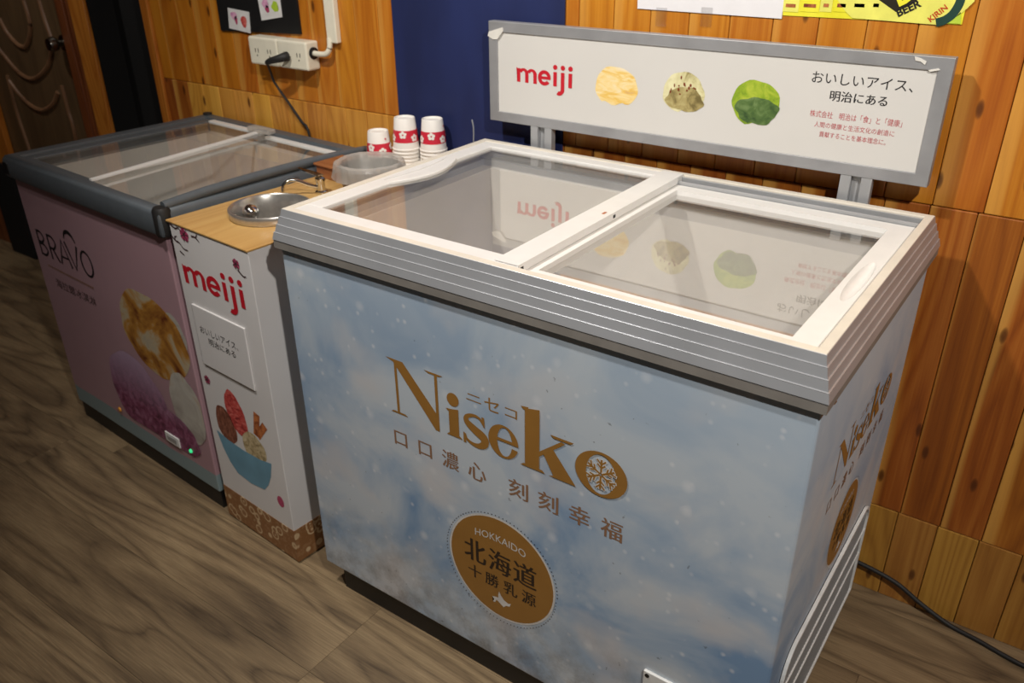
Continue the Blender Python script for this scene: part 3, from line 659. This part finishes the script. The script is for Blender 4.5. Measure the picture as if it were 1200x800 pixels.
# ------------------------------------------------------------------ sign over the freezer
sg = empty('sign_board', 'long white sign in an aluminium frame with three ice cream scoops, standing on the freezer', 'sign', (0, 0, 0))
ys = .02
def zl(x): return .9600+.0035*(x/.97)
sx0, sx1, sz0, sz1 = .003, .9735, .962, 1.1835
bm = bmesh.new()
def frame_slab(o, i, y0, y1):
    v = lambda r, y: [bm.verts.new((r[a], y, r[b])) for a, b in ((0, 2), (1, 2), (1, 3), (0, 3))]
    of, inf, ob_, ib = v(o, y0), v(i, y0), v(o, y1), v(i, y1)
    for k in range(4):
        j = (k+1) % 4
        for a, b in ((of, inf), (inf, ib), (ib, ob_), (ob_, of)): bm.faces.new((a[k], a[j], b[j], b[k]))
frame_slab((sx0, sx1, sz0, sz1), (.0275, .9495, .9845, 1.161), ys, ys+.022)
ob('frame', bm, 'alusign', sg, bev=.0012)
pn = ob('panel', B((.025, ys+.003, .982, .952, ys+.019, 1.163)), 'signpanel', sg)
for x0 in (.1185, .8225):
    p_ = ob('post', B((x0, ys+.001, .70, x0+.0195, ys+.018, .9625), (x0+.038, ys+.001, .70, x0+.0575, ys+.018, .9625), (x0+.0195, ys+.012, .70, x0+.038, ys+.016, .9625)), 'alu', sg, bev=.0008)
TS = plane_front(ys+.003)
def meiji(T, x, z, s, parent, sy=None):
    """lower-case red wordmark, x-height s"""
    sy = sy or s; W_ = .30
    T2 = lambda u, v, w_=0: T(x+u*s, z+v*sy, w_)
    k = Ink(T2)
    k.poly([(0, 1.06), (.10, .98), (.32, 1.0), (.32, 0), (.04, 0), (.04, .74)])     # m
    k.ring(.58, .62, .42, .40, .14, .20, 0, 160); k.poly([(.72, .63), (1.0, .63), (1.0, 0), (.72, 0)])
    k.ring(1.26, .62, .42, .40, .14, .20, 0, 160); k.poly([(1.40, .63), (1.68, .63), (1.68, 0), (1.40, 0)])
    k.ring(2.30, .5, .52, .54, .25, .29, 12, 322); k.poly([(2.0, .40), (2.81, .40), (2.81, .60), (2.0, .60)]); k.ring(2.30, .5, .52, .54, .25, .29, 10, 20) # e
    for x_ in (3.02, 3.62, 4.22):
        k.disc(x_+.14, 1.33, .17)
        if x_ != 3.62: k.poly([(x_, 1.0), (x_+.28, 1.0), (x_+.28, 0), (x_, 0)])
    k.poly([(3.62, 1.0), (3.90, 1.0), (3.90, -.2), (3.62, -.2)]); k.ring(3.50, -.2, .40, .42, .12, .14, 240, 360)  # j
    return k.done('wordmark', 'red', parent)
meiji(TS, .0785, 1.0572, .0330, pn, .0305)
def scoop(cx, cz, rx, rz, seed, m1, m2, specks=None, flat=None):
    Ink(TS).poly(blob(cx, cz, rx, rz, 36, .05, seed, flat)).done('printed_scoop', m1, pn)
    if m2:
        k = Ink(TS, .0008); k.poly([p for p in blob(cx+.004, cz-rz*.32, rx*.9, rz*.6, 36, .12, seed+1, flat)]); k.done('printed_scoop', m2, pn)
    if specks:
        k = Ink(TS, .0012); rr = random.Random(seed)
        for _ in range(specks): a, q = rr.uniform(0, 6.28), rr.uniform(.2, .9); k.disc(cx+rx*q*math.cos(a), cz+rz*.25+rz*.65*q*math.sin(a), rr.uniform(.0012, .0028), rr.uniform(.0012, .004), 7)
        k.done('printed_nuts', 'nut', pn)
scoop(.3360, 1.070, .051, .043, 3, 'vanilla', None, None, 1.036)
scoop(.4905, 1.0755, .0455, .0405, 9, 'pistachio', 'pistdk', 14, 1.0385)
scoop(.6415, 1.072, .0475, .0435, 14, 'matcha', 'matchadk', None, 1.0315)
text('おいしいアイス、', TS, .742, 1.1215, .175, .020, mat='ink', parent=pn)
text('明治にある', TS, .779, 1.0925, .100, .0185, mat='ink', parent=pn, dup=.0006)
text('株式会社　明治は「食」と「健康」', TS, .748, 1.0605, .163, .0125, mat='redtxt', parent=pn)
text('人間の健康と生活文化の創造に', TS, .759, 1.0425, .1425, .0105, mat='redtxt', parent=pn)
text('貢献することを基本理念に。', TS, .771, 1.0255, .119, .0105, mat='redtxt', parent=pn)
# torn tape left on two corners
TF = plane_front(ys)
for pts, n_ in (([(573, 37), (589, 32), (590, 36), (583, 46), (578, 46), (572, 42)], 0), ([(1072, 66), (1079, 68), (1086, 72), (1084, 76), (1079, 72), (1073, 71)], 0), ([(1088, 82), (1100, 80), (1102, 82), (1090, 84)], 0)):
    P = [(lambda q: (q.x, q.z))(pix(a, b, 1, ys)) for a, b in pts]; ob('torn_tape', extrude2d(P, .0015, TF), 'tape', sg)

# ------------------------------------------------------------------ white cabinet with dipper well
CY = R(-4.17)
cb = empty('cabinet', 'narrow white printed cabinet with a wooden top between the two freezers', 'cabinet', (-.398, -.608, 0), CY)
CW0, CW1, CDP, CH = -.010, .281, .655, .813
cbody = ob('body', B((CW0, 0, .006, CW1, CDP, CH-.004)), 'cabwhite', cb, bev=.0015)
def loc2w(e, p): return Matrix.Translation(e.location) @ Matrix.Rotation(e.rotation_euler.z, 4, 'Z') @ Vector(p)
BC = (.132, .165)        # basin centre on the top
ctop = ob('top', B((-.0195, -.002, CH-.004, CW1+.001, CDP, CH)), 'ctop', cb, bev=.0008)
for o in (cbody, ctop):
    c = bpy.data.objects.new('cutter', bpy.data.meshes.new('cutter')); b = lathe([(0, CH-.16), (.083, CH-.16), (.083, CH+.05), (0, CH+.05)], 40, (BC[0], BC[1], 0)); bmesh.ops.recalc_face_normals(b, faces=b.faces); b.to_mesh(c.data); b.free(); COL.objects.link(c); c.parent = cb
    m = o.modifiers.new('cut', 'BOOLEAN'); m.object = c; m.solver = 'EXACT'
    me = bpy.data.meshes.new_from_object(o.evaluated_get(bpy.context.evaluated_depsgraph_get())); o.modifiers.clear(); o.data = me; bpy.data.objects.remove(c)
TC = plane_front(0)
ob('band', B((CW0-.0006, -.0006, .006, CW1+.0006, CDP, .101)), 'lace', cb)
ob('base', B((CW0+.02, .02, 0, CW1-.02, CDP-.02, .006)), 'black', cb)
meiji(TC, .010, .672, .0510, cbody, .0430)
plt = ob('raised_plate', B((.0215, -.004, .468, .2240, 0, .6235)), 'cabwhite', cb, bev=.002)
TC2 = plane_front(-.004)
text('おいしいアイス、', TC2, .040, .557, .148, .018, mat='ink', parent=plt); text('明治にある', TC2, .068, .533, .104, .018, bold=0, mat='ink', parent=plt)
def blossom(x, z, r, seed):
    k = Ink(TC, .0008); rr = random.Random(seed)
    for i in range(5): a = R(72*i+rr.uniform(0, 40)); k.disc(x+r*.55*math.cos(a), z+r*.55*math.sin(a), r*.45, n=10)
    k.done('printed_blossom', 'blossom', cbody)
    k = Ink(TC, .0012)
    for i in range(7): a = R(51*i); k.stroke([(x, z), (x+r*math.cos(a), z+r*math.sin(a))], .0022)
    k.done('printed_blossom', 'branch', cbody)
blossom(.047, .793, .017, 1); blossom(.232, .772, .012, 2); blossom(.018, .422, .012, 3)
for pts in ([(-.008, .808), (.012, .800), (.026, .804), (.035, .798)], [(-.008, .778), (.006, .770), (.02, .768), (.032, .758), (.05, .757)], [(.006, .770), (.004, .778), (.014, .782)], [(.075, .796), (.09, .797), (.104, .789)], [(.092, .796), (.10, .806)], [(.015, .748), (.03, .742)], [(.235, .760), (.252, .750), (.262, .752)]): Ink(TC, .0010).stroke(pts, lambda t: .004-.002*t, 3).done('printed_branch', 'branch', cbody)
k = Ink(TC, .0006)
k.poly([(.013, .278), (.06, .268), (.12, .264), (.19, .267), (.2345, .276), (.222, .232), (.205, .200), (.185, .178), (.13, .170), (.075, .176), (.048, .200), (.028, .235)]); k.done('printed_bowl', 'bluebowl', cbody)
def egg(cx, cz, rx, rz, rot): 
    c, s_ = math.cos(R(rot)), math.sin(R(rot)); return [(cx+a*c-b*s_, cz+a*s_+b*c) for a, b in blob(0, 0, rx, rz, 26, .06, int(cx*1000))]
for m, e in (('berry', egg(.118, .365, .038, .062, 18)), ('choc', egg(.064, .312, .040, .052, 12)), ('mint', egg(.172, .290, .046, .044, 14))): Ink(TC, .0004 if m != 'mint' else .00048).poly(e).done('printed_scoop', m, cbody)
k = Ink(TC, .0004)
for a, b, w_ in (((.192, .335), (.208, .402), .022), ((.196, .335), (.234, .380), .02)): k.stroke([a, b], w_)
k.done('printed_sticks', 'stick', cbody)
k = Ink(TC, .0004); k.disc(.246, .172, .013, .016, 12); k.done('printed_petal', 'blossom', cbody)
# basin (dipper well), ball, tap
bs = empty('dipper_basin', 'round brushed steel basin set into the wooden cabinet top', 'basin', loc2w(cb, (BC[0], BC[1], CH)), CY)
ob('bowl', lathe([(.088, .0), (.0905, .003), (.0905, .018), (.089, .020), (.086, .020), (.0825, .016), (.081, -.02), (.077, -.10), (.07, -.116), (.05, -.12), (.001, -.12)], 48), 'basinsteel', bs, smooth=True)
bq = pix(294, 249, 2, CH-.006)
sc = empty('ice_cream_scoop', 'steel ice cream scoop resting in the round basin', 'scoop', (bq.x, bq.y, CH-.1195), CY)
bm = bmesh.new(); bmesh.ops.create_uvsphere(bm, u_segments=24, v_segments=16, radius=.019, matrix=Matrix.Translation((0, 0, .1135)))
ob('scoop_head', bm, 'chrome', sc, smooth=True)
ob('handle', tube([(.0, .0, .105), (.010, .004, .05), (.016, .008, .0075)], .006, 10), 'steel', sc, smooth=True)
tq = pix(377, 226, 2, CH)
tp = empty('tap', 'small chrome tap with a curved spout and flat lever behind the basin', 'tap', (tq.x, tq.y, CH), CY)
ob('tap_body', lathe([(0, 0), (.018, 0), (.018, .006), (.013, .010), (.013, .034), (.015, .037), (.015, .046), (.009, .052), (0, .053)], 24), 'chrome', tp, smooth=True)
ob('spout', tube([(0, -.008, .020), (-.016, -.03, .029), (-.035, -.055, .044), (-.048, -.075, .046), (-.056, -.09, .034), (-.058, -.094, .016)], .0052, 12), 'chrome', tp, smooth=True)
ob('lever', extrude2d([(-.006, -.012), (.008, -.010), (.012, .006), (-.03, .010), (-.105, .010), (-.108, .002), (-.06, -.006)], .004, lambda u, v, w_: Vector((u, v, .0535+w_))), 'chrome', tp, bev=.0012); tp.scale = (.8, .8, .8)
wq = pix(377, 212, 2, CH+.012)
wb_ = tag(ob('wood_block', B((-.045, -.035, 0, .06, .05, .03), (-.05, -.04, .03, .065, .055, .036)), 'block', bev=.002), 'small brown wooden box behind the chrome tap', 'box'); wb_.location = (-.335, -.165, CH+.0002); wb_.rotation_euler = (0, 0, CY)
# steel pot lined with a plastic bag
bk = empty('steel_pot', 'dark steel pot lined with a clear plastic bag behind the tap', 'pot', (-.178, -.212, CH), CY); bk.scale = (.9, .9, .97)
ob('pot', lathe([(0, 0), (.068, 0), (.072, .004), (.080, .062), (.083, .066), (.080, .066), (.076, .06), (.069, .006), (.001, .005)], 40), 'potsteel', bk, smooth=True)
rr = random.Random(4); fn = lambda a, z: 1+.012*math.sin(11*a+z*40)+.012*math.sin(23*a+1+z*90)+.012*math.sin(5*a)
ob('bag', lathe([(.099, .042), (.097, .047), (.0945, .055), (.0935, .066), (.0905, .0765), (.084, .080), (.0755, .076), (.0685, .055), (.0635, .03), (.055, .02), (.02, .017), (.001, .016)], 96, fn=fn), 'bag', bk, smooth=True)
# paper cups
tr = tag(ob('cup_tray', B((-.10, -.035, 0, .10, .035, .004), (-.10, -.035, .004, -.096, .035, .010), (.096, -.035, .004, .10, .035, .010), (-.096, -.035, .004, .096, -.031, .010), (-.096, .031, .004, .096, .035, .010)), 'cup', bev=.0015), 'white tray under the upturned paper cups', 'tray')
tr.location = (-.245, -.006, CH+.0002); tr.rotation_euler = (0, 0, R(24))
cm = lathe([(0, .0745), (.0225, .0745), (.0235, .078), (.0255, .0785), (.0265, .077), (.0335, .004), (.0355, .003), (.0355, 0), (.0335, 0), (.0325, .003), (.0255, .072), (0, .0725)], 36)
proto_cup = None
def flower(k, a0, z0, r):
    for i in range(5): a = R(18+72*i); k.disc(a0+r*.6*math.cos(a)/.030, z0+r*.6*math.sin(a), r*.42/.030, r*.42, 10)
CUPT = lambda u, v, w_=0: Vector(((.0269+.0069*(.077-v)/.077-.0003+w_)*math.cos(u), (.0269+.0069*(.077-v)/.077-.0003+w_)*math.sin(u), v))
def cup(x, y, z, rot, label, band, rnd_seed):
    global proto_cup
    if band or proto_cup is None or True:
        e = empty('paper_cup', label, 'cup', (x, y, z), rot, 'upturned paper cups')
        if proto_cup is None:
            b_ = ob('cup_wall', cm, 'cup', e, smooth=True); proto_cup = b_.data
        else: link('cup_wall', proto_cup, None, e)
        if band:
            a0, a1 = R(0), R(330); n_ = 44
            k = Ink(CUPT, .0006); k.strip([(a0+(a1-a0)*i/n_, .020) for i in range(n_+1)], [(a0+(a1-a0)*i/n_, .050) for i in range(n_+1)]); k.done('red_band', 'cupred', e)
            k = Ink(CUPT, .0011); q = random.Random(rnd_seed)
            for i in range(6): flower(k, R(20+i*56), .035+(.005 if i % 2 else -.004), .0095)
            k.done('white_flowers', 'cup', e)
            k = Ink(CUPT, .0008); flower(k, R(-95), .061, .003); flower(k, R(-20), .063, .003); k.done('small_red_flower', 'cupred', e)
    return e
for (cx, cy, base_n, rot, nm) in ((-.318, -.034, 1, 1.5, 'short cup stack'), (-.249, -.006, 5, 3.9, 'tall cup stack beside the short one'), (-.181, .022, 5, 2.0, 'tall cup stack beside the freezer')):
    for i in range(base_n): cup(cx, cy, CH+.0045+i*.0092, rot, '%s cup above the tray, %s' % (('first', 'second', 'third', 'fourth', 'fifth')[i], nm), False, i)
    cup(cx, cy, CH+.0045+base_n*.0092, rot, 'cup with red flower band topping the %s' % nm, True, int(rot*10))

# ------------------------------------------------------------------ pink freezer
FY = R(-3.5); FW_, FD, FH = .772, .634, .831
lf = empty('chest_freezer', 'pink printed chest freezer with a dark grey rim and two glass lids', 'freezer', (-1.2005, -.5672, 0), FY)
bm = bmesh.new(); z1 = FH-.06
ov = [bm.verts.new(p) for p in ((.008, .010, .058), (FW_-.010, .010, .058), (FW_-.010, FD-.01, .058), (.008, FD-.01, .058), (.008, .010, z1), (FW_-.010, .010, z1), (FW_-.010, FD-.01, z1), (.008, FD-.01, z1))]
for f in ((0, 3, 2, 1), (0, 1, 5, 4), (1, 2, 6, 5), (2, 3, 7, 6), (3, 0, 4, 7)): bm.faces.new([ov[i] for i in f])
lbody = ob('body', bm, 'pink', lf, bev=.003)
ob('plinth', B((.014, .016, .0, FW_-.016, FD-.02, .0575)), 'black', lf)
ob('liner', sweep_rect(.06, .05, FW_-.06, FD-.06, [(.05, FH-.045), (0, FH-.045), (0, .30), (-.24, .30)]), 'liner', lf)
ob('rim', sweep_rect(0, 0, FW_, FD, [(-.008, z1+.002), (.002, z1), (.004, z1+.006), (.003, FH-.012), (-.004, FH-.002), (-.012, FH), (-.03, FH-.004), (-.034, FH-.016), (-.034, FH-.05)]), 'dgrey', lf, smooth=True)
# raised right rail with rounded end cap, broad left shelf
ob('side_rail', tube([(FW_-.016, .022, FH+.002), (FW_-.014, .15, FH+.010), (FW_-.014, .33, FH+.012), (FW_-.014, .5, FH+.009), (FW_-.016, FD-.014, FH+.002)], .0115, 12), 'dgrey', lf, smooth=True)
ob('corner_cap', lathe([(0, -.062), (.018, -.062), (.020, -.055), (.020, -.004), (.016, .003), (0, .004)], 20), 'rubber', lf, smooth=True, loc=(FW_-.013, .014, FH))
ob('corner_cap', B((-.006, -.006, FH-.052, .022, .03, FH-.018)), 'black', lf, bev=.003)
ob('corner_cap', lathe([(0, -.03), (.014, -.03), (.014, .004), (0, .006)], 16), 'rubber', lf, smooth=True, loc=(.014, FD-.014, FH))
ob('side_shelf', B((.034, .034, FH-.018, .075, FD-.034, FH-.008)), 'dgrey', lf, bev=.003)
l1 = ob('glass_lid', B((.075, .034, FH-.014, .40, .046, FH-.008)), 'dgrey', lf)
pane(.076, .046, FH-.013, .398, .582, FH-.010, 'glassl', l1)
ob('back_strip', B((.075, .582, FH-.014, .34, .602, FH-.006)), 'white', l1, bev=.001)
l2 = ob('glass_lid', B((.36, .034, FH-.022, FW_-.036, .048, FH-.016)), 'dgrey', lf)
pane(.372, .048, FH-.0205, FW_-.036, .582, FH-.0175, 'glassl', l2)
ob('back_strip', B((.36, .582, FH-.022, FW_-.036, .60, FH-.013)), 'white', l2, bev=.001)
dv = extrude2d([(.397, .036), (.409, .036), (.330, .595), (.318, .595)], .007, lambda u, v, w_: Vector((u, v, FH-.010+w_)))
ob('divider_bar', dv, 'white', lf, bev=.001)
ob('clear_handle', B((.285, .575, FH-.006, .385, .606, FH+.008)), M['bag'], lf, bev=.004)
# print on its front
TL = plane_front(.010)
k = Ink(TL); lw = .0085
k.stroke([(.053, .628), (.053, .554)], lw)
for z0, z1_, r in ((.592, .628, .036), (.554, .592, .042)):
    k.stroke([(.053, z1_-.003), (.053+r*.6, z1_-.003), (.053+r, (z0+z1_)/2), (.053+r*.6, z0+.003), (.053, z0+.003)], lw*.8, 4)
k.stroke([(.115, .628), (.115, .554)], lw); k.stroke([(.115, .625), (.14, .625), (.156, .608), (.14, .590), (.115, .590)], lw*.8, 4); k.stroke([(.13, .590), (.158, .554)], lw)
k.stroke([(.168, .554), (.198, .630), (.228, .554)], lw); k.stroke([(.18, .578), (.217, .578)], lw*.6)
k.stroke([(.218, .630), (.252, .556), (.284, .630)], lw); k.ring(.323, .591, .032, .038, .0245, .0315)
k.stroke([(.222, .640), (.232, .657), (.252, .664), (.272, .657), (.284, .640)], lambda t: .004+.007*math.sin(math.pi*t), 5)
k.done('wordmark', 'ink', lbody)
k = Ink(TL)
for i in range(24): k.poly([(.069+i*.0109, .521), (.069+i*.0109+.007, .521), (.069+i*.0109+.007, .527), (.069+i*.0109, .527)])
k.done('small_print', 'goldtxt', lbody)
text('海拉爾冰淇淋', TL, .090, .464, .226, .028, mat='darktxt', parent=lbody)
for m, cx, cz, rx, rz, s_, l_ in (('sundae', .595, .465, .155, .118, 3, .0004), ('cream2', .70, .50, .055, .06, 9, .0003), ('cream2', .690, .285, .075, .105, 8, .0012), ('plum', .435, .235, .145, .125, 7, .0016), ('plum', .58, .18, .13, .065, 12, .0020)):
    P = [(min(u, FW_-.012), max(v, .128+.02*(u-.4))) for u, v in blob(cx, cz, rx, rz, 40, .05, s_)]
    Ink(TL, l_).poly(P).done('printed_scoop', m, lbody)
bg = ob('name_badge', B((.545, .004, .135, .612, .008, .164)), 'plate', lf, bev=.001); ob('badge_window', B((.557, .0032, .143, .600, .0042, .156)), 'alu', bg)
ob('pilot_light', lathe([(0, 0), (.006, 0), (.005, .004), (0, .005)], 14), 'led', lf, loc=(.663, .008, .148)).rotation_euler = (R(90), 0, 0)
ob('amber_light', lathe([(0, 0), (.008, 0), (.006, .004), (0, .005)], 14), 'amber', lf, loc=(.294, .008, .133)).rotation_euler = (R(90), 0, 0)
# packs inside the pink freezer
def pack(x, y, z, sx, sy, sz, mat, label):
    e = tag(ob('ice_cream_pack', B((-sx/2, -sy/2, 0, sx/2, sy/2, sz)), mat, bev=.008, seg=3), label, 'pack', None); p = loc2w(lf, (x, y, 0)); e.location = (p.x, p.y, z); e.rotation_euler = (0, 0, FY+R(4)); return e
pack(.575, .13, .3005, .22, .10, .38, 'iceA', 'pink ice cream pack seen through the glass of the pink freezer')
pack(.40, .36, .3005, .18, .28, .34, 'iceB', 'pale green ice cream pack seen through the glass of the pink freezer')
pack(.60, .38, .3005, .15, .26, .32, 'vanilla', 'cream coloured ice cream pack seen through the glass of the pink freezer')
